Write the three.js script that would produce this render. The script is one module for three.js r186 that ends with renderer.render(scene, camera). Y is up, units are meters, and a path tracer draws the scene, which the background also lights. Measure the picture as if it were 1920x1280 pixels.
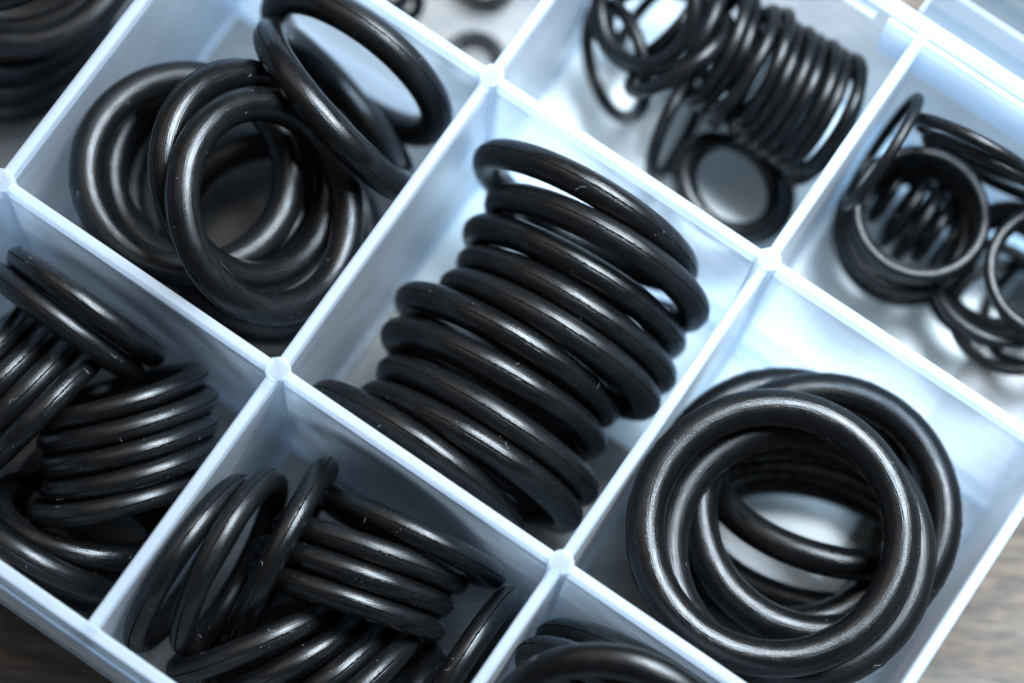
import * as THREE from 'three';
import { mergeGeometries } from 'three/addons/utils/BufferGeometryUtils.js';
import { RectAreaLightUniformsLib } from 'three/addons/lights/RectAreaLightUniformsLib.js';
import { createNoise2D, createNoise3D } from 'simplex-noise';

// ---------------------------------------------------------------- camera, light, exposure (lengths below are millimetres, times MM)
const MM = 0.001;
const scene = new THREE.Scene();
const EYE = new THREE.Vector3(42.1, 280.61, 78.12);
const FWD = new THREE.Vector3(-0.09847, -0.97033, -0.22083).normalize();
const UPV = new THREE.Vector3(-0.55591, 0.23769, -0.79654).normalize();
const RGT = new THREE.Vector3().crossVectors(FWD, UPV).normalize();
const FOCAL = 5200;                                            // in pixels of the 1920 wide photograph
const camera = new THREE.PerspectiveCamera(2 * Math.atan(640 / FOCAL) * 180 / Math.PI, 1.5, 0.01, 5);
camera.position.copy(EYE).multiplyScalar(MM);
camera.up.copy(UPV);
camera.lookAt(EYE.clone().add(FWD).multiplyScalar(MM));
camera.focus = 0.2615;
camera.userData.fStop = 10;
scene.add(camera);
scene.background = new THREE.Color().setRGB(0.055, 0.06, 0.07);
scene.environmentIntensity = 1;
RectAreaLightUniformsLib.init();
const CENTRE = new THREE.Vector3(20, 10, 8);
// screen directions on the table: right (.82, -.57), up (-.56, -.83)
const LAMPS = [
  // name, label, right, up, height, distance, width, height, colour, radiance
  ['softbox_lamp', 'large cool white softbox lamp beyond the right edge of the box', 0.80, 0.66, 1.85, 330, 200, 168, [0.765, 0.885, 1.0], 42],
  ['warm_panel_lamp', 'dim warm brown bounce panel lamp beyond the upper left of the box', -0.40, 0.60, 1.1, 520, 480, 400, [1.0, 0.86, 0.76], 0.85],
];
const renderer = new THREE.WebGLRenderer({ antialias: true });
renderer.toneMapping = THREE.LinearToneMapping;
renderer.toneMappingExposure = 1.22;
renderer.shadowMap.enabled = true;

// ---------------------------------------------------------------- helpers
let seed = 20240611;
const rnd = () => { seed = (seed + 0x6D2B79F5) | 0; let t = Math.imul(seed ^ (seed >>> 15), 1 | seed); t = (t + Math.imul(t ^ (t >>> 7), 61 | t)) ^ t; return ((t ^ (t >>> 14)) >>> 0) / 4294967296; };
const noise2 = createNoise2D(rnd), noise3 = createNoise3D(rnd);
const V = (x, y, z) => new THREE.Vector3(x, y, z);
const names = new Map();
function numbered(name) { const n = names.get(name) || 0; names.set(name, n + 1); return n ? `${name}_${String(n).padStart(3, '0')}` : name; }
function mesh(name, geometry, material, parent) {
  const o = new THREE.Mesh(geometry, material);
  o.name = parent ? name : numbered(name);
  o.castShadow = o.receiveShadow = true;
  (parent || scene).add(o);
  return o;
}
function thing(name, label, category, group, at = V(0, 0, 0)) {
  const o = new THREE.Group();
  o.name = numbered(name); o.position.copy(at);
  o.userData = { label, category };
  if (group) o.userData.group = group;
  scene.add(o);
  return o;
}
// the point at height y (mm) that the photograph shows at pixel (px, py)
function at(px, py, y) {
  const d = FWD.clone().multiplyScalar(FOCAL).addScaledVector(RGT, px - 960).addScaledVector(UPV, 640 - py);
  return EYE.clone().addScaledVector(d, (y - EYE.y) / d.y);
}
function dataTexture(w, h, f, srgb) {
  const a = new Uint8Array(w * h * 4);
  for (let y = 0; y < h; y++) for (let x = 0; x < w; x++) {
    const c = f(x / w, y / h, x, y), k = (y * w + x) * 4;
    for (let i = 0; i < 3; i++) a[k + i] = Math.max(0, Math.min(255, 255 * (c.length ? c[i] : c)));
    a[k + 3] = 255;
  }
  const t = new THREE.DataTexture(a, w, h);
  t.wrapS = t.wrapT = THREE.RepeatWrapping; t.magFilter = THREE.LinearFilter; t.minFilter = THREE.LinearMipmapLinearFilter;
  if (srgb) t.colorSpace = THREE.SRGBColorSpace;
  t.needsUpdate = true;
  return t;
}
// noise that repeats over the unit square
const tile = (u, v, fu, fv, s = 0) => { const a = u * 2 * Math.PI, b = v * 2 * Math.PI; const ru = fu / 6.283, rv = fv / 6.283; return noise3(Math.cos(a) * ru + 7.1 * s, Math.sin(a) * ru + Math.cos(b) * rv, Math.sin(b) * rv + 3.3 * s); };
function withRepeat(t, x, y) { const c = t.clone(); c.repeat.set(x, y); c.needsUpdate = true; return c; }

// ---------------------------------------------------------------- materials
// rubber: streaks along the ring (u runs along it, v round the section), fine pits
const streak = dataTexture(512, 512, (u, v) => 0.5 + 0.22 * tile(u, v, 3, 60, 1) + 0.18 * tile(u, v, 8, 130, 2) + 0.14 * tile(u, v, 60, 60, 3) + 0.1 * tile(u, v, 110, 140, 4));
const rubberRough = dataTexture(512, 512, (u, v) => { const x = 0.62 + 0.1 * tile(u, v, 3, 50, 5) + 0.10 * tile(u, v, 7, 9, 6) + 0.08 * tile(u, v, 70, 70, 7); return [x, x, x]; });
function rubber(tone, rough) {
  return new THREE.MeshPhysicalMaterial({ name: 'black_rubber', color: new THREE.Color().setRGB(tone, tone * 1.04, tone * 1.08), roughness: rough, roughnessMap: rubberRough, bumpMap: streak, bumpScale: 1.9e-5, ior: 1.45, specularIntensity: 0.8 });
}
const RUBBER = [rubber(0.0025, 0.48), rubber(0.003, 0.55), rubber(0.0025, 0.44)];
const SEAM = new THREE.MeshPhysicalMaterial({ name: 'rubber_flash', color: new THREE.Color().setRGB(0.003, 0.003, 0.003), roughness: 1, specularIntensity: 0.15 });
// polypropylene: milky, lets most of the light through, scattered; fine scratches along the rims
const ppBump = dataTexture(512, 512, (u, v) => 0.5 + 0.2 * tile(u, v, 90, 2, 11) + 0.16 * tile(u, v, 40, 3, 12) + 0.1 * tile(u, v, 60, 60, 13));
const ppRough = dataTexture(512, 512, (u, v) => { const x = 0.8 + 0.12 * tile(u, v, 70, 2, 14) + 0.08 * tile(u, v, 6, 5, 15); return [x, x, x]; });
function plastic(name, through, rough, color) {
  return new THREE.MeshPhysicalMaterial({ name, color: new THREE.Color().setRGB(...color), transmission: through, thickness: 0, roughness: rough, roughnessMap: withRepeat(ppRough, 1 / 30, 1 / 40), bumpMap: withRepeat(ppBump, 1 / 30, 1 / 40), bumpScale: 1.5e-5, ior: 1.49 });
}
const PP = plastic('milky_plastic', 0.93, 0.54, [0.86, 0.925, 0.985]);
const PP_RIM = plastic('thick_milky_plastic', 0.90, 0.72, [0.87, 0.925, 0.98]);
const PP_LID = plastic('clear_lid_plastic', 0.97, 0.25, [0.80, 0.86, 0.90]);
const PP_FLOOR = plastic('floor_plastic', 0.97, 0.30, [0.93, 0.95, 0.96]);

// ---------------------------------------------------------------- table
const H = 27.73, TABLE = -1.9;
{
  const grain = (u, v) => {
    const w = 0.5 + 0.5 * tile(u, v, 2, 5, 21), f = tile(u, v, 14, 55, 22), g = tile(u, v, 26, 110, 23), p = tile(u, v, 50, 230, 24);
    return 0.40 + 0.07 * w + 0.13 * f + 0.12 * g + 0.10 * p;
  };
  const col = dataTexture(1024, 1024, (u, v) => { const k = grain(u, v), r = tile(u, v, 2, 9, 25); return [0.66 * k + 0.04 + 0.02 * r, 0.555 * k + 0.035, 0.45 * k + 0.03 - 0.02 * r]; }, true);
  const bmp = dataTexture(1024, 1024, (u, v) => grain(u, v));
  const rep = (t) => { const c = t.clone(); c.repeat.set(1 / 90, 1 / 50); c.needsUpdate = true; return c; };
  const m = new THREE.MeshStandardMaterial({ name: 'grey_brown_wood', map: rep(col), bumpMap: rep(bmp), bumpScale: 1.2e-4, roughness: 0.62 });
  const g = new THREE.BoxGeometry(900, 20, 900);
  const p = g.attributes.position, uv = g.attributes.uv;
  for (let i = 0; i < p.count; i++) uv.setXY(i, p.getX(i) * 0.845 - p.getZ(i) * 0.535, p.getX(i) * 0.535 + p.getZ(i) * 0.845);   // along and across the grain, mm
  g.translate(15, TABLE - 10, 15); g.scale(MM, MM, MM);
  const t = mesh('table_top', g, m);
  t.userData = { kind: 'structure', label: 'grey brown wooden table top with fine straight grain under the box', category: 'table top' };
}

// ---------------------------------------------------------------- box
const box = thing('organizer_box', 'translucent milky plastic compartment box holding sorted black rubber rings', 'storage box');
const XL = -100, XR = 64.6, ZT = -28.9, ZB = 64.95;             // middles of the outer walls
const TOP = 0.57, FOOT = 0.85;                                  // half widths of a divider at rim and foot
function prism(outline, length) {                               // outline in (across, up), run along +z of its own axes, normals creased at corners
  const s = new THREE.Shape(outline.map(([x, y]) => new THREE.Vector2(x, y)));
  return new THREE.ExtrudeGeometry(s, { depth: length, bevelEnabled: false, steps: 1 });
}
function rimOutline(top, foot, y0, y1, r = 0.28) {
  const o = [[-foot, y0]];
  for (let k = 0; k <= 4; k++) { const a = Math.PI - k * Math.PI / 8; o.push([-top + r + r * Math.cos(a), y1 - r + r * Math.sin(a)]); }
  for (let k = 0; k <= 4; k++) { const a = Math.PI / 2 - k * Math.PI / 8; o.push([top - r + r * Math.cos(a), y1 - r + r * Math.sin(a)]); }
  o.push([foot, y0]);
  return o.reverse();
}
function run(g, from, to) {                                     // lays a prism from one plan point to another
  const a = Math.atan2(to[0] - from[0], to[1] - from[1]);
  g.rotateY(a); g.translate(from[0], 0, from[1]); g.scale(MM, MM, MM);
  return g;
}
const len = (a, b) => Math.hypot(a[0] - b[0], a[1] - b[1]);
function wallPart(name, a, b, outlineBody, outlineRim) {
  const w = mesh(name, run(prism(outlineBody, len(a, b)), a, b), PP, box);
  if (outlineRim) mesh('rim', run(prism(outlineRim, len(a, b)), a, b), PP_RIM, w);
  return w;
}
const DX = [-64, -32, 0, 32], DZ = [0, 35.34];
const xs = [XL, ...DX, XR], zs = [ZT + 0.5, ...DZ, ZB - 0.5];
const gap = 0.95;
const body = [[-FOOT, 0], [-TOP, H - 1.6], [TOP, H - 1.6], [FOOT, 0]].reverse();
const rimo = rimOutline(TOP, TOP, H - 1.597, H);
for (const z of DZ) for (let i = 0; i + 1 < xs.length; i++) {
  const a = [xs[i] + (i ? gap : 0.5), z], b = [xs[i + 1] - (i + 2 < xs.length ? gap : 0.5), z];
  wallPart('divider', a, b, body, rimo);
}
for (const x of DX) for (let j = 0; j + 1 < zs.length; j++) {
  const a = [x, zs[j] + (j ? gap : 0)], b = [x, zs[j + 1] - (j + 2 < zs.length ? gap : 0)];
  wallPart('divider', a, b, body, rimo);
}
// posts where the dividers cross: round, a touch proud of the rims, with a torn gate mark on top
for (const x of DX) for (const z of DZ) {
  const pr = [[0.001, 0.02]], R0 = 1.22;
  pr.push([R0 + 0.12, 0.02], [R0, H - 0.1], [R0, H + 0.12], [R0 - 0.03, H + 0.2], [R0 - 0.1, H + 0.24], [R0 - 0.16, H + 0.25], [R0 * 0.75, H + 0.25], [R0 * 0.5, H + 0.25], [R0 * 0.25, H + 0.25], [0.001, H + 0.25]);
  const g = new THREE.LatheGeometry(pr.map(([r, y]) => new THREE.Vector2(r, y)), 40);
  const p = g.attributes.position;
  for (let i = 0; i < p.count; i++) if (p.getY(i) > H + 0.1) { const a = Math.atan2(p.getZ(i), p.getX(i)); const k = 1 + 0.05 * noise2(Math.cos(a) * 1.7 + x, Math.sin(a) * 1.7 + z); p.setX(i, p.getX(i) * k); p.setZ(i, p.getZ(i) * k); p.setY(i, p.getY(i) + 0.012 * noise2(p.getX(i) * 1.5 + x, p.getZ(i) * 1.5)); }
  g.computeVertexNormals();
  g.translate(x, 0, z); g.scale(MM, MM, MM);
  mesh('post', g, PP_RIM, box);
}
// outer walls
const ow = 0.58, obody = [[-0.75, -1.2], [-ow, H - 1.6], [ow, H - 1.6], [0.75, -1.2]].reverse(), orim = rimOutline(ow, ow, H - 1.597, H, 0.22);
wallPart('outer_wall', [XR, ZT], [XR, ZB], obody, orim);
wallPart('outer_wall', [XL, ZT], [XL, ZB], obody, orim);
wallPart('outer_wall', [XL + 0.8, ZB], [XR - 0.8, ZB], obody, orim);
wallPart('outer_wall', [XL + 0.8, ZT], [XR - 0.8, ZT], obody, orim);
// floor
{
  const g = new THREE.BoxGeometry(XR - XL - 1.6, 1.2, ZB - ZT - 1.6);
  g.translate((XL + XR) / 2, -0.61, (ZT + ZB) / 2); g.scale(MM, MM, MM);
  mesh('floor', g, PP_FLOOR, box);
}
// rounded foot where the walls meet the floor
{
  const fx = [XL + 0.76, ...DX, XR - 0.76], fz = [ZT + 0.76, ...DZ, ZB - 0.76], strips = [], e = 0.55;
  const strip = (a, b, side) => strips.push(run(prism([[0, 0.012], [side * e, 0.012], [side * e * 0.3, e * 0.3], [0, e]].slice()[side > 0 ? 'slice' : 'reverse'](), len(a, b)), a, b));
  for (let i = 0; i + 1 < fx.length; i++) for (let j = 0; j + 1 < fz.length; j++) {
    const x0 = fx[i] + (i ? FOOT : 0.01), x1 = fx[i + 1] - (i + 2 < fx.length ? FOOT : 0.01), z0 = fz[j] + (j ? FOOT : 0.01), z1 = fz[j + 1] - (j + 2 < fz.length ? FOOT : 0.01);
    strip([x0, z0], [x0, z1], 1); strip([x1, z0], [x1, z1], -1);
    strip([x0 + e, z0], [x1 - e, z0], -1); strip([x0 + e, z1], [x1 - e, z1], 1);
  }
  mesh('floor_fillet', mergeGeometries(strips), PP_RIM, box);
}
// lip outside the lower left wall, with its small bead
{
  const lip = [[0.62, H - 4.4], [2.3, H - 4.6], [2.45, H - 4.3], [2.45, H - 3.5], [2.2, H - 3.2], [0.62, H - 3.4]].reverse();
  // across = +z when run along -x
  mesh('lid_seat', run(prism(lip.map(([x, y]) => [-x, y]).reverse(), 150), [XL + 2, ZB], [XL + 152, ZB]), PP_LID, box);
  const bead = [[1.05, H - 3.38], [1.08, H - 3.0], [1.2, H - 2.92], [1.32, H - 3.0], [1.35, H - 3.38]].reverse();
  mesh('seat_bead', run(prism(bead.map(([x, y]) => [-x, y]).reverse(), 150), [XL + 2, ZB], [XL + 152, ZB]), PP_RIM, box);
}
// catch channel along the upper right wall
{
  const inner = [[1.35, H - 7], [1.35, H - 0.25], [1.55, H], [1.95, H], [2.1, H - 0.25], [2.1, H - 7.5], [0.7, H - 7.5], [0.7, H - 7]];
  mesh('catch_channel', run(prism(inner.map(([x, y]) => [-x, y]), XR - 29.2), [28.4, ZT], [XR - 0.8, ZT]), PP_RIM, box);
  const ledge = [[0.62, H - 2.6], [0.62, H - 2.1], [1.7, H - 2.1], [1.7, H - 2.6]];
  mesh('ledge', run(prism(ledge.map(([x, y]) => [-x, y]), 28 - XL - 2), [XL + 1, ZT], [27, ZT]), PP, box);
}
// opened lid lying behind the hinge
{
  const g = [];
  const bar = (x0, x1, y0, y1, z0, z1) => { const b = new THREE.BoxGeometry(x1 - x0, y1 - y0, z1 - z0); b.translate((x0 + x1) / 2, (y0 + y1) / 2, (z0 + z1) / 2); b.scale(MM, MM, MM); return b; };
  const slope = (o) => { o.position.set(0, (H - 3) * MM, -29.6 * MM); o.rotation.x = -0.42; for (const c of [o]) c.geometry.translate(0, -(H - 3) * MM, 29.6 * MM); return o; };
  const lid = mesh('lid', mergeGeometries([bar(30.6, 64, H - 3.6, H - 2.8, -33.0, -29.6), bar(30.6, 64, H - 5, H - 4, -62, -34.0)]), PP_LID, box);
  slope(lid);
  mesh('lid_rim', mergeGeometries([bar(30.6, 64, H - 5, H - 0.6, -33.9, -33.05), bar(30.2, 30.58, H - 4, H - 1.2, -33.0, -29.6)]).translate(0, -(H - 3) * MM, 29.6 * MM), PP_RIM, lid);
  for (const z of [-36.6, -39.4, -42.4]) mesh('lid_rib', bar(30.6, 64, H - 3.98, H - 2.4, z - 0.5, z + 0.5).translate(0, -(H - 3) * MM, 29.6 * MM), PP_LID, lid);
}
// white card under the floor
{
  const g = new THREE.BoxGeometry(53.3, 0.22, 44.4); g.translate(27.2, -1.42, -5.7); g.scale(MM, MM, MM);
  const n = dataTexture(128, 128, (u, v) => { const k = 0.955 + 0.015 * tile(u, v, 12, 12, 31); return [k, k * 0.99, k * 0.965]; }, true);
  const c = mesh('paper_card', g, new THREE.MeshStandardMaterial({ name: 'white_paper', map: n, roughness: 0.85 }));
  c.userData = { label: 'white paper card lying on the table under the middle compartments', category: 'paper card' };
}

// ---------------------------------------------------------------- rings
// c: pixel of the middle, y: its height above the floor, a: direction of the long axis in the picture, m: short over long axis, s: +1 where the side to the left of that direction is nearer
const rings = [];
const ordinal = ['first', 'second', 'third', 'fourth', 'fifth', 'sixth', 'seventh', 'eighth', 'ninth', 'tenth', 'eleventh', 'twelfth', 'thirteenth'];
let CELL = null;
const FLAT = 0.999;
function cell(x0, x1, z0, z1, R, r, group) { CELL = { x0: x0 + 0.75, x1: x1 - 0.75, z0: z0 + 0.75, z1: z1 - 0.75, R, r, group }; }
function ring(px, py, y, a, m, s, label, o = {}) {
  const R = o.R || CELL.R, r = o.r || CELL.r, t = a * Math.PI / 180;
  const c = at(px, py, y), back = EYE.clone().sub(c).normalize();
  const right = RGT.clone().addScaledVector(back, -RGT.dot(back)).normalize(), up = new THREE.Vector3().crossVectors(back, right);
  const e1 = right.clone().multiplyScalar(Math.cos(t)).addScaledVector(up, -Math.sin(t));
  const f2 = right.clone().multiplyScalar(Math.sin(t)).addScaledVector(up, Math.cos(t));
  if (o.sq) m = Math.min(0.999, m / o.sq);
  const e2 = f2.multiplyScalar(m).addScaledVector(back, s * Math.sqrt(1 - m * m));
  if (m === FLAT) { e1.set(1, 0, 0); e2.set(s * 0.06, -0.05 * s, 1).normalize(); e2.addScaledVector(e1, -e2.dot(e1)).normalize(); }   // lying flat, a few degrees off level
  const n = new THREE.Vector3().crossVectors(e2, e1).normalize();
  if (n.dot(back) < 0) n.negate();
  const q = new THREE.Quaternion().setFromRotationMatrix(new THREE.Matrix4().makeBasis(e1, n, new THREE.Vector3().crossVectors(e1, n)));
  rings.push({ c, q, R, r, sq: o.sq || 1, label, cell: CELL, back, c0: c.clone(), give: o.give || 1 });
}
// centre compartment: a row standing on edge
cell(0, 32, 0, 35.34, 11.1, 1.55, 'rubber rings standing in the centre compartment');
[[1098, 405, 31, 0.28], [1121, 480, 32, 0.21], [1076, 540, 30, 0.2], [1059, 605, 30.6, 0.19], [1031, 645, 32.5, 0.18], [950, 667, 30, 0.18], [925, 730, 29, 0.17], [913, 810, 29.6, 0.16], [882, 857, 33, 0.14], [784, 862, 34, 0.13]]
  .forEach(([x, y, a, m], i) => ring(x, y, [17, 15][i] || 13.1, a, m, 1, `thick black rubber ring standing on edge, ${ordinal[i]} from the top of the centre row`));
// right compartment: a loose flat pile
cell(32, 64, 0, 35.34, 11.9, 1.82, 'rubber rings piled in the right compartment');
ring(1530, 958, 1.9, 0, FLAT, 1, 'thick black rubber ring lowest in the right pile, seen inside the hole at lower left');
ring(1535, 925, 8, 18, 0.5, -1, 'tilted squeezed thick black rubber ring crossing the hole of the right pile', { sq: 0.6, r: 1.6, R: 11.2, give: 0.06 });
ring(1512, 1002, 3.5, 15, 0.58, -1, 'squeezed thick black rubber ring lying deepest inside the hole of the right pile', { sq: 0.62, R: 11.3, r: 1.4, give: 0.1 });
ring(1522, 1040, 2.2, 12, 0.56, -1, 'squeezed thick black rubber ring in the right pile, just above the deepest', { sq: 0.6, R: 11.3, r: 1.4, give: 0.1 });
ring(1468, 930, 10.2, 0, FLAT, -1, 'thick black rubber ring showing at the top left of the right pile', { give: 0.12 });
ring(1558, 971, 14, 0, FLAT, 0.5, 'thick black rubber ring reaching furthest right in the right pile', { give: 0.4 });
ring(1487, 1033, 17.6, 0, FLAT, -0.5, 'thick black rubber ring second from the top of the right pile');
ring(1446, 1005, 21.2, 0, FLAT, 0, 'thick black rubber ring lying topmost and fully visible in the right pile', { R: 12.1 });
// upper left compartment
cell(-32, 0, 0, 35.34, 9.85, 1.64, 'rubber rings heaped in the upper left compartment');
ring(385, 330, 1.9, 0, FLAT, 1, 'thick black rubber ring low at the left of the upper left heap, barely visible');
ring(520, 450, 5, 0, FLAT, -1, 'thick black rubber ring low in the upper left heap beside the middle post');
ring(395, 345, 8, 0, FLAT, 0.5, 'thick black rubber ring second from the floor in the upper left heap');
ring(395, 325, 14, 0, FLAT, -0.5, 'thick black rubber ring inside the left loop of the upper left heap');
ring(343, 315, 23.5, 0, FLAT, 0, 'thick black rubber ring leftmost in the upper left heap', { give: 0.4 });
ring(463, 328, 24, 76, 0.78, -1, 'thick black rubber ring in the upper left heap, between leftmost and front loops');
ring(527, 406, 25, 76, 0.76, -1, 'thick black rubber ring lying in front of the upper left heap, whole loop visible', { give: 0.3 });
ring(668, 122, 17, 37.6, 0.37, 1, 'thick black rubber ring leaning in the far corner of the upper left compartment');
ring(632, 205, 17.5, 45, 0.25, -1, 'thick black rubber ring leaning over the upper left heap beside the corner ring');
// lower left compartment
cell(-32, 0, 35.34, 64.5, 7.95, 1.28, 'rubber rings heaped in the lower left compartment');
ring(157, 580, 17.5, 33, 0.11, 1, 'black rubber ring standing nearest the divider in the lower left compartment');
ring(124, 602, 17.5, 33, 0.17, 1, 'black rubber ring leaning under the topmost one by the lower left divider');
ring(-60, 700, 10, -42, 0.2, -1, 'dark black rubber ring cut by the left photo edge, behind the slanted trio');
ring(-20, 725, 14, -42, 0.2, -1, 'slanted black rubber ring, uppermost of the trio at the left photo edge');
ring(30, 744, 14, -42, 0.2, -1, 'slanted black rubber ring, middle of the trio at the left photo edge');
ring(65, 780, 14, -42, 0.2, -1, 'slanted black rubber ring, lowest of the trio at the left photo edge');
ring(222, 766, 13, -20, 0.2, -1, 'black rubber ring, first from the top of the lower left stack', { r: 1.12 });
ring(243, 805, 13.4, -19.5, 0.2, -1, 'black rubber ring, second from the top of the lower left stack', { r: 1.12 });
ring(244, 842, 13.8, -19.5, 0.2, -1, 'black rubber ring, third from the top of the lower left stack', { r: 1.12 });
ring(246, 880, 14.2, -19.5, 0.2, -1, 'black rubber ring, fourth from the top of the lower left stack', { r: 1.12 });
ring(270, 914, 14.6, -18.5, 0.2, -1, 'black rubber ring, fifth and lowest of the lower left stack', { r: 1.12 });
ring(172, 974, 8.5, 8, 0.25, -1, 'black rubber ring bowed across below the lower left stack');
ring(72, 1015, 11, 47, 0.2, -1, 'black rubber ring slanting along the lower left outer wall');
ring(150, 1030, 2, 0, FLAT, 1, 'black rubber ring in shadow on the lower left floor');
ring(255, 930, 2.4, 0, FLAT, 1, 'black rubber ring in shadow under the lower left stack');
// bottom compartment
cell(0, 32, 35.34, 64.5, 8.75, 1.27, 'rubber rings heaped in the bottom compartment');
ring(334, 1082, 17.5, -55, 0.15, 1, 'black rubber ring leftmost in the bottom compartment, an open arch', { give: 0.15 });
ring(430, 1054, 16.5, -65, 0.3, 1, 'black rubber ring arching second from the left in the bottom compartment', { give: 0.3 });
ring(531, 1030, 15.5, -57.7, 0.06, 1, 'black rubber ring standing upright third from the left in the bottom compartment', { give: 0.5 });
ring(772, 1010, 14, 30.6, 0.06, 1, 'black rubber ring nearest the divider, first of four in the bottom compartment');
ring(691, 1044, 14, 23.5, 0.06, 1, 'black rubber ring, second of four side by side in the bottom compartment');
ring(666, 1081, 14, 22, 0.06, 1, 'black rubber ring, third of four side by side in the bottom compartment');
ring(647, 1119, 14, 22, 0.07, 1, 'black rubber ring, fourth and lowest of four in the bottom compartment');
ring(468, 1203, 13, -23, 0.13, -1, 'black rubber ring, first of the slanted fan at the bottom photo edge', { R: 7.9 });
ring(524, 1240, 12, -27, 0.15, -1, 'black rubber ring, second of the slanted fan at the bottom photo edge', { R: 7.9 });
ring(580, 1283, 12, -33, 0.14, -1, 'black rubber ring, third of the slanted fan at the bottom photo edge', { R: 7.9 });
ring(634, 1310, 12, -39, 0.15, -1, 'black rubber ring, fourth of the slanted fan at the bottom photo edge', { R: 7.9 });
ring(690, 1355, 10, -50, 0.2, -1, 'black rubber ring, fifth of the slanted fan at the bottom photo edge', { R: 7.9 });
ring(883, 1280, 12, -64, 0.1, 1, 'black rubber ring standing alone by the lower post in the bottom compartment');
// lower right compartment, only its corner shows
cell(32, 64, 35.34, 64.5, 10.5, 1.6, 'rubber rings in the compartment below the right pile');
ring(1230, 1274, 16, 30, 0.15, 1, 'black rubber ring standing nearest the divider below the right pile');
ring(1190, 1305, 15.5, 30, 0.15, 1, 'black rubber ring standing second from the divider below the right pile');
ring(1147, 1402, 20, 2, 0.78, 1, 'black rubber ring lying in front at the bottom edge, below the right pile');
// top compartment: small rings, out of focus
cell(0, 32, -28.4, 0, 6.0, 0.72, 'small rubber rings in the top compartment');
ring(1372, 360, 1.0, 0, FLAT, -1, 'small black rubber ring, lowest of the flat trio in the top compartment', { R: 5.6, r: 1.0 });
ring(1388, 348, 3.0, 0, FLAT, 0.5, 'small black rubber ring, middle of the flat trio in the top compartment', { R: 5.6, r: 1.0 });
ring(1380, 345, 5.0, 0, FLAT, -0.5, 'small black rubber ring, topmost of the flat trio in the top compartment', { R: 5.4, r: 0.95 });
ring(1272, 232, 5, -72, 0.5, 1, 'small black rubber ring leaning between the flat trio and the coil', { give: 0.2 });
ring(1132, 100, 5.5, 72, 0.5, 1, 'small black rubber ring hanging out at the left of the top compartment', { give: 0.2 });
ring(1180, 20, 11, 80, 0.75, 1, 'small black rubber ring behind the rounder loop at the top photo edge');
ring(1211, 6, 15.5, 90, 0.74, 1, 'small black rubber ring, round loop cut by the top photo edge');
ring(1284, 101, 12.5, -37, 0.5, -1, 'small black rubber ring slanting below the round loop at the top');
ring(1250, 60, 4, 10, 0.7, 1, 'small black rubber ring lying under the loops at the top');
for (let i = 0; i < 12; i++) ring(1345 + i * 21 + [0, -3, 3, 0, -4, 2, 1, -2, 3, 0, -2, 1][i], 66 + i * 15 + [0, 3, -4, 2, 0, -5, 2, 4, -3, 1, 0, 2][i], 9.5 + [0, 1.2, -0.8, 0.5, 1.5, -1, 0.2, 1, -0.6, 0.7, 0, 0.4][i], -60 + [0, 4, -3, 1, 5, -2, -4, 2, 3, -3, 0, 1][i], 0.3 + [0, 0.05, -0.03, 0.02, -0.05, 0.04, 0, -0.04, 0.03, -0.02, 0, 0.02][i], -1, `small black rubber ring, ${ordinal[i]} from the upper left in the coil`, { r: 0.7, R: 6.3 });
ring(1318, 30, 11, -55, 0.35, -1, 'small black rubber ring at the coil start by the top photo edge');
ring(1290, -20, 9, -50, 0.4, -1, 'small black rubber ring behind the coil start at the top photo edge');
// compartment at the right, upper: coil standing as a tube
cell(32, 64, -26.8, 0, 6.45, 0.62, 'small rubber rings in the upper right compartment');
for (let i = 0; i < 11; i++) ring(1682 + i * 4.4 + [0, 12, -8, 6, 20, -10, 3, 14, -4, 6, 0][i], 451 - i * 5.6 + [0, 5, 8, -6, 4, 0, 9, -3, 3, 0, 0][i], 0.7 + i * 1.33, 0, FLAT, [0, 1, -1, 0.5, -0.5][i % 5], `small black rubber ring, ${ordinal[i]} from the bottom of the flat tube stack`, { give: 0.2, R: 6.5 });
ring(1836, 272, 19, 24, 0.3, 1, 'small black rubber ring leaning rearmost in the upper right compartment', { give: 0.08 });
ring(1850, 308, 17.5, 24, 0.3, 1, 'small black rubber ring leaning in front of the rearmost one, upper right compartment', { give: 0.08 });
for (let i = 0; i < 5; i++) ring(1886 + i * 3, 508 - i * 5, 1.6 + i * 1.3, 0, FLAT, 1, `small black rubber ring, ${ordinal[i]} from the bottom of the low right edge stack`);
ring(1905, 590, 6, 20, 0.6, -1, 'small black rubber ring tilted in the dark heap at the right photo edge');
ring(1880, 560, 8, 40, 0.55, -1, 'small black rubber ring leaning on the dark heap at the right photo edge');
ring(1990, 497, 11.2, 0, FLAT, -1, 'small black rubber ring cut by the right photo edge, lower of two');
ring(1988, 488, 13, 0, FLAT, 0.5, 'small black rubber ring cut by the right photo edge, upper of two');
ring(1935, 570, 0.7, 0, FLAT, -0.5, 'small black rubber ring lying flat on the floor at the right photo edge');
const inside = CELL.group;
cell(32, 64, -26.8, 0, 3.3, 0.55, inside);
[[1661, 350, 3.0], [1693, 380, 4.1], [1718, 406, 4.0], [1746, 420, 3.3], [1768, 468, 2.3]].forEach(([x, y, R], i) => ring(x + 4, y + 12, R + 4.5, -57, 0.1, -1, `small black rubber ring standing inside the tube stack, ${ordinal[i]} from the left`, { R, r: 0.6 }));
cell(32, 64, -26.8, 0, 6.35, 0.56, inside);
ring(1664, 271, 15, -57, 0.12, -1, 'small black rubber ring standing against the divider behind the tube stack');
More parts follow.
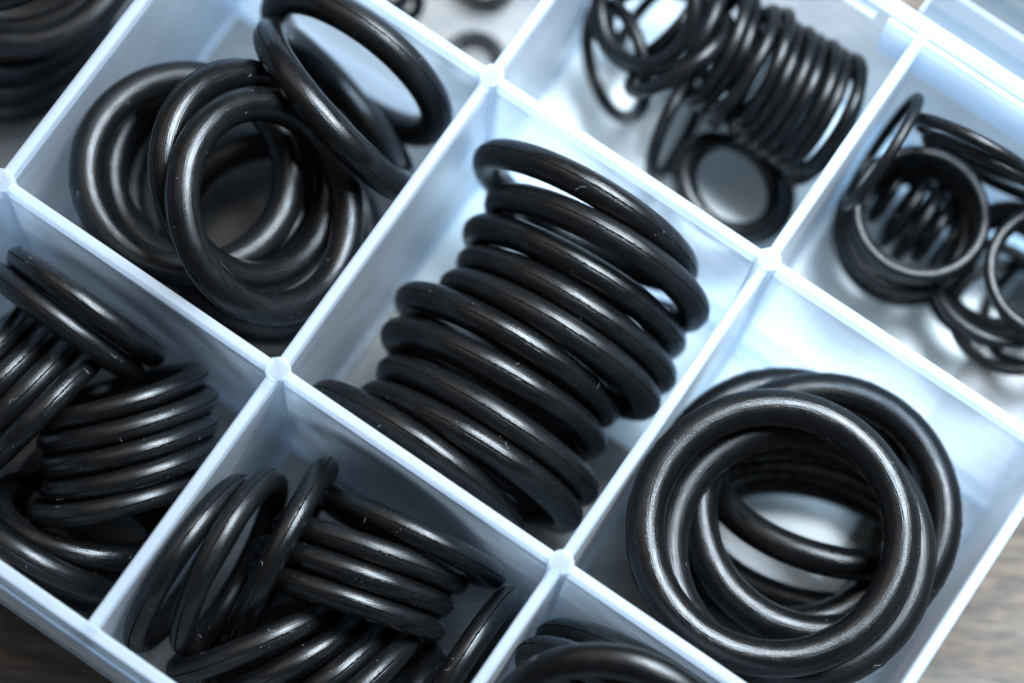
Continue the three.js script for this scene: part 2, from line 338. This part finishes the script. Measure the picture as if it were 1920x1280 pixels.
// upper compartment behind the far divider
cell(-32, 0, -27, 0, 2.9, 0.7, 'small rubber rings in the compartment behind the far divider');
ring(889, 118, 0.8, 0, FLAT, 0, 'tiny black rubber ring lying alone just behind the far middle post');
ring(740, -8, 2, 30, 0.6, 1, 'tiny black rubber ring blurred at the top photo edge, left of the lone tiny ring');
ring(715, -30, 4, 30, 0.5, 1, 'tiny black rubber ring at the top photo edge, behind the blurred left one');
ring(910, -42, 0.8, 0, FLAT, 1, 'tiny black rubber ring just cut by the top photo edge above the lone tiny ring');
// far left compartment
cell(-64, -32, 0, 35.34, 10.0, 1.6, 'rubber rings in the far left compartment');
ring(5, 38, 3, 0, FLAT, -1, 'black rubber ring, lowest of the top left corner pile');
ring(10, -5, 7, 0, FLAT, 0.5, 'black rubber ring, second from the bottom of the top left corner pile');
ring(20, -45, 11, 0, FLAT, -0.5, 'black rubber ring, third from the bottom of the top left corner pile');
ring(30, -118, 16, 0, FLAT, 0, 'black rubber ring, second from the top of the top left corner pile');
ring(45, -100, 20.5, 0, FLAT, 1, 'black rubber ring, broad outer loop on the top left corner pile');
ring(-40, -185, 24, 0, FLAT, -1, 'black rubber ring, topmost in the top left photo corner');

// let touching rings push one another apart, mostly along the line of sight, and keep them inside their walls
{
  const K = 48, p = V(), l = V(), d = V(), w = V(), near = V(), f = V(), inv = new THREE.Quaternion(), dq = new THREE.Quaternion();
  const cs = [...Array(K)].map((_, k) => [Math.cos(k * 2 * Math.PI / K), Math.sin(k * 2 * Math.PI / K)]);
  const pairs = [];
  for (let i = 0; i < rings.length; i++) for (let j = 0; j < rings.length; j++) if (i !== j && rings[i].cell === rings[j].cell) pairs.push([rings[i], rings[j]]);
  const push = (o, n, amount, where) => {
    f.copy(n).multiplyScalar(amount * o.give);
    const along = f.dot(o.back);
    w.copy(f).addScaledVector(o.back, -along);
    o.c.addScaledVector(w, 0.4).addScaledVector(o.back, along * 0.9);
    l.copy(where).sub(o.c).cross(f).multiplyScalar(0.35 / (o.R * o.R));
    const t = l.length();
    if (t > 1e-7) o.q.premultiply(dq.setFromAxisAngle(l.divideScalar(t), Math.min(t, 0.03)));
  };
  for (let it = 0; it < 260; it++) {
    for (const [a, b] of pairs) {
      if (a.c.distanceTo(b.c) > a.R + b.R + a.r + b.r) continue;
      inv.copy(b.q).invert();
      let worst = 0, wn = null, wp = null;
      for (const [c, s] of cs) {
        p.set(c * a.R, 0, s * a.R * a.sq).applyQuaternion(a.q).add(a.c);
        l.copy(p).sub(b.c).applyQuaternion(inv);
        const rho = Math.hypot(l.x, l.z / b.sq) || 1e-6;
        near.set(l.x * b.R / rho, 0, l.z * b.R / rho).applyQuaternion(b.q).add(b.c);
        d.copy(p).sub(near);
        const dist = d.length(), pen = a.r + b.r - dist;
        if (pen > worst && dist > 1e-4) { worst = pen; wn = d.clone().divideScalar(dist); wp = near.clone(); }
      }
      if (worst > 0) { const g = worst * 0.3; push(a, wn, g, wp); push(b, wn.negate(), g, wp); }
    }
    for (const o of rings) {
      if (it < 200) { d.copy(o.c0).sub(o.c); d.addScaledVector(o.back, -d.dot(o.back)); o.c.addScaledVector(d, 0.03); }
      const n = V(0, 1, 0).applyQuaternion(o.q), e = (k) => o.R * Math.sqrt(Math.max(0, 1 - k * k)) + o.r, g = o.cell;
      const lo = o.c.y - e(n.y); if (lo < 0.03) o.c.y += (0.03 - lo) * 0.6;
      const x = e(n.x), z = e(n.z);
      if (o.c.x - x < g.x0) o.c.x += (g.x0 - o.c.x + x) * 0.5; if (o.c.x + x > g.x1) o.c.x -= (o.c.x + x - g.x1) * 0.5;
      if (o.c.z - z < g.z0) o.c.z += (g.z0 - o.c.z + z) * 0.5; if (o.c.z + z > g.z1) o.c.z -= (o.c.z + z - g.z1) * 0.5;
    }
  }
}
const dustSpots = [];
rings.forEach((o, i) => {
  const { R, r } = o, U = R > 7 ? 132 : 84, W = R > 7 ? 26 : 14;
  const ph = rnd() * 6.28, oval = 0.012 * (rnd() - 0.5), sag = r * 0.1 * (rnd() - 0.5), at2 = rnd() * 6.28, uOff = rnd(), vOff = rnd();
  const spine = (t, out) => { const k = R * (1 + oval * Math.cos(2 * (t + ph))); return out.set(k * Math.cos(t), sag * Math.cos(2 * (t + at2)), o.sq * k * Math.sin(t)); };
  const pos = [], nor = [], uv = [], idx = [], c = V();
  for (let j = 0; j <= U; j++) {
    const t = (j % U) / U * 2 * Math.PI; spine(t, c);
    for (let k = 0; k <= W; k++) {
      const h = k / W * 2 * Math.PI, rr = r * (1 + 0.004 * noise2(t * 3 + i * 9, h));
      const nx = Math.cos(h) * Math.cos(t), ny = Math.sin(h), nz = Math.cos(h) * Math.sin(t);
      pos.push(c.x + rr * nx, c.y + rr * ny, c.z + rr * nz); nor.push(nx, ny, nz);
      uv.push(uOff + j / U * Math.round(2 * Math.PI * R / 14), vOff + k / W * Math.max(1, Math.round(2 * Math.PI * r / 8)));
    }
  }
  for (let j = 0; j < U; j++) for (let k = 0; k < W; k++) { const q = j * (W + 1) + k, s = q + W + 1; idx.push(q, q + 1, s, s, q + 1, s + 1); }
  const g = new THREE.BufferGeometry();
  g.setAttribute('position', new THREE.Float32BufferAttribute(pos, 3)); g.setAttribute('normal', new THREE.Float32BufferAttribute(nor, 3)); g.setAttribute('uv', new THREE.Float32BufferAttribute(uv, 2)); g.setIndex(idx);
  g.scale(MM, MM, MM);
  const b = mesh('rubber_ring', g, RUBBER[i % 3]);
  b.position.copy(o.c).multiplyScalar(MM); b.quaternion.copy(o.q);
  b.userData = { label: o.label, category: 'rubber ring', group: o.cell.group };
  if (R > 7) {                                                   // the flash left by the mould: a fine ragged ridge round the outer and the inner side
    const ribbon = (side) => {
      const sp = [], si = [], S = 260, wd = 0.1;
      for (let j = 0; j <= S; j++) {
        const t = (j % S) / S * 2 * Math.PI; spine(t, c);
        const hgt = 0.02 + 0.06 * Math.max(0, noise2(t * 9 + i * 5, side * 3)) + 0.03 * Math.max(0, noise2(t * 31 + i, side * 7)), wob = 0.02 * noise2(t * 14, i + side);
        for (const [a, e] of [[-wd * (0.8 + 0.5 * noise2(t * 23, i + side * 2)), 0.004], [0, hgt], [wd * (0.8 + 0.5 * noise2(t * 19, i - side * 2)), 0.004]]) { const q = (r + e) * side; sp.push(c.x + q * Math.cos(t), c.y + a + wob, c.z + q * Math.sin(t)); }
      }
      for (let j = 0; j < S; j++) for (let k = 0; k < 2; k++) { const q = j * 3 + k, s = q + 3; if (side > 0) si.push(q, q + 1, s, s, q + 1, s + 1); else si.push(q, s, q + 1, s, s + 1, q + 1); }
      const f = new THREE.BufferGeometry(); f.setAttribute('position', new THREE.Float32BufferAttribute(sp, 3)); f.setIndex(si); f.computeVertexNormals(); f.scale(MM, MM, MM);
      return f;
    };
    mesh('mould_seam', ribbon(1), SEAM, b); mesh('mould_seam', ribbon(-1), SEAM, b);
  }
  if (R > 7) for (let k = 0; k < 90; k++) {
    const t = rnd() * 6.283, h = rnd() * 6.283, n = V(Math.cos(h) * Math.cos(t), Math.sin(h), Math.cos(h) * Math.sin(t)), w = spine(t, V()).addScaledVector(n, r).applyQuaternion(o.q).add(o.c);
    n.applyQuaternion(o.q);
    if (n.y > 0.25) dustSpots.push([w, n]);
  }
});

// ---------------------------------------------------------------- dust and lint on the rubber
{
  const g = new THREE.IcosahedronGeometry(0.036 * MM, 0);
  const pale = new THREE.MeshStandardMaterial({ name: 'pale_dust', color: new THREE.Color().setRGB(0.45, 0.46, 0.46), roughness: 0.9 });
  const im = new THREE.InstancedMesh(g, pale, dustSpots.length), m4 = new THREE.Matrix4(), q = new THREE.Quaternion();
  dustSpots.forEach(([w, n], i) => { const s = 0.3 + 0.8 * Math.pow(rnd(), 3); q.setFromUnitVectors(V(0, 1, 0), n); m4.compose(w.clone().multiplyScalar(MM), q, V(s, s * 0.5, s * (0.6 + rnd()))); im.setMatrixAt(i, m4); });
  im.castShadow = im.receiveShadow = true;
  im.name = 'dust'; im.userData = { kind: 'stuff', label: 'fine pale dust specks scattered over the black rubber rings', category: 'dust' };
  scene.add(im);
  const hairs = [];
  for (let i = 0; i < dustSpots.length; i += 26) {
    const [w, n] = dustSpots[i], a = V(rnd() - 0.5, rnd() - 0.5, rnd() - 0.5).cross(n).normalize(), b = n.clone().cross(a), L = 0.25 + rnd() * 0.8, pts = [];
    let t = rnd() * 6.28; const x = V();
    x.copy(w).addScaledVector(n, 0.01);
    for (let k = 0; k < 6; k++) { pts.push(x.clone().multiplyScalar(MM)); t += (rnd() - 0.5) * 1.5; x.addScaledVector(a, Math.cos(t) * L / 5).addScaledVector(b, Math.sin(t) * L / 5).addScaledVector(n, 0.02); }
    hairs.push(new THREE.TubeGeometry(new THREE.CatmullRomCurve3(pts), 10, 0.008 * MM, 4));
  }
  const hm = mesh('lint', mergeGeometries(hairs), new THREE.MeshStandardMaterial({ name: 'pale_lint', color: new THREE.Color().setRGB(0.4, 0.41, 0.42), roughness: 0.9 }));
  hm.userData = { kind: 'stuff', label: 'short curled lint fibres stuck to the black rubber rings', category: 'lint' };
}

// ---------------------------------------------------------------- lamps outside the frame
for (const [name, label, rx, uy, hy, dist, w, h, color, power] of LAMPS) {
  const dir = V(0.82 * rx - 0.56 * uy, hy, -0.57 * rx - 0.83 * uy).normalize(), pos = CENTRE.clone().addScaledVector(dir, dist);
  const lamp = thing(name, label, 'lamp', undefined, pos.clone().multiplyScalar(MM));
  lamp.lookAt(CENTRE.clone().multiplyScalar(MM));                // +z of the lamp points to the box
  const housing = new THREE.CylinderGeometry(w * 0.72 * MM, w * 0.3 * MM, 90 * MM, 4, 1); housing.rotateY(Math.PI / 4); housing.rotateX(Math.PI / 2); housing.scale(1, h / w, 1); housing.translate(0, 0, -50 * MM);
  mesh('housing', housing, new THREE.MeshStandardMaterial({ name: 'black_cloth', color: 0x151515, roughness: 0.9 }), lamp);
  mesh('light_panel', new THREE.BoxGeometry(w * MM, h * MM, 2 * MM), new THREE.MeshStandardMaterial({ name: 'lamp_panel', color: 0x888888, emissive: new THREE.Color().setRGB(...color), emissiveIntensity: 0.2 }), lamp);
  const light = new THREE.RectAreaLight(new THREE.Color().setRGB(...color), power, w * MM, h * MM);
  light.position.copy(pos.clone().addScaledVector(dir, -4).multiplyScalar(MM)); light.lookAt(CENTRE.clone().multiplyScalar(MM));
  light.name = name + '_light';
  scene.add(light);
}
renderer.render(scene, camera);
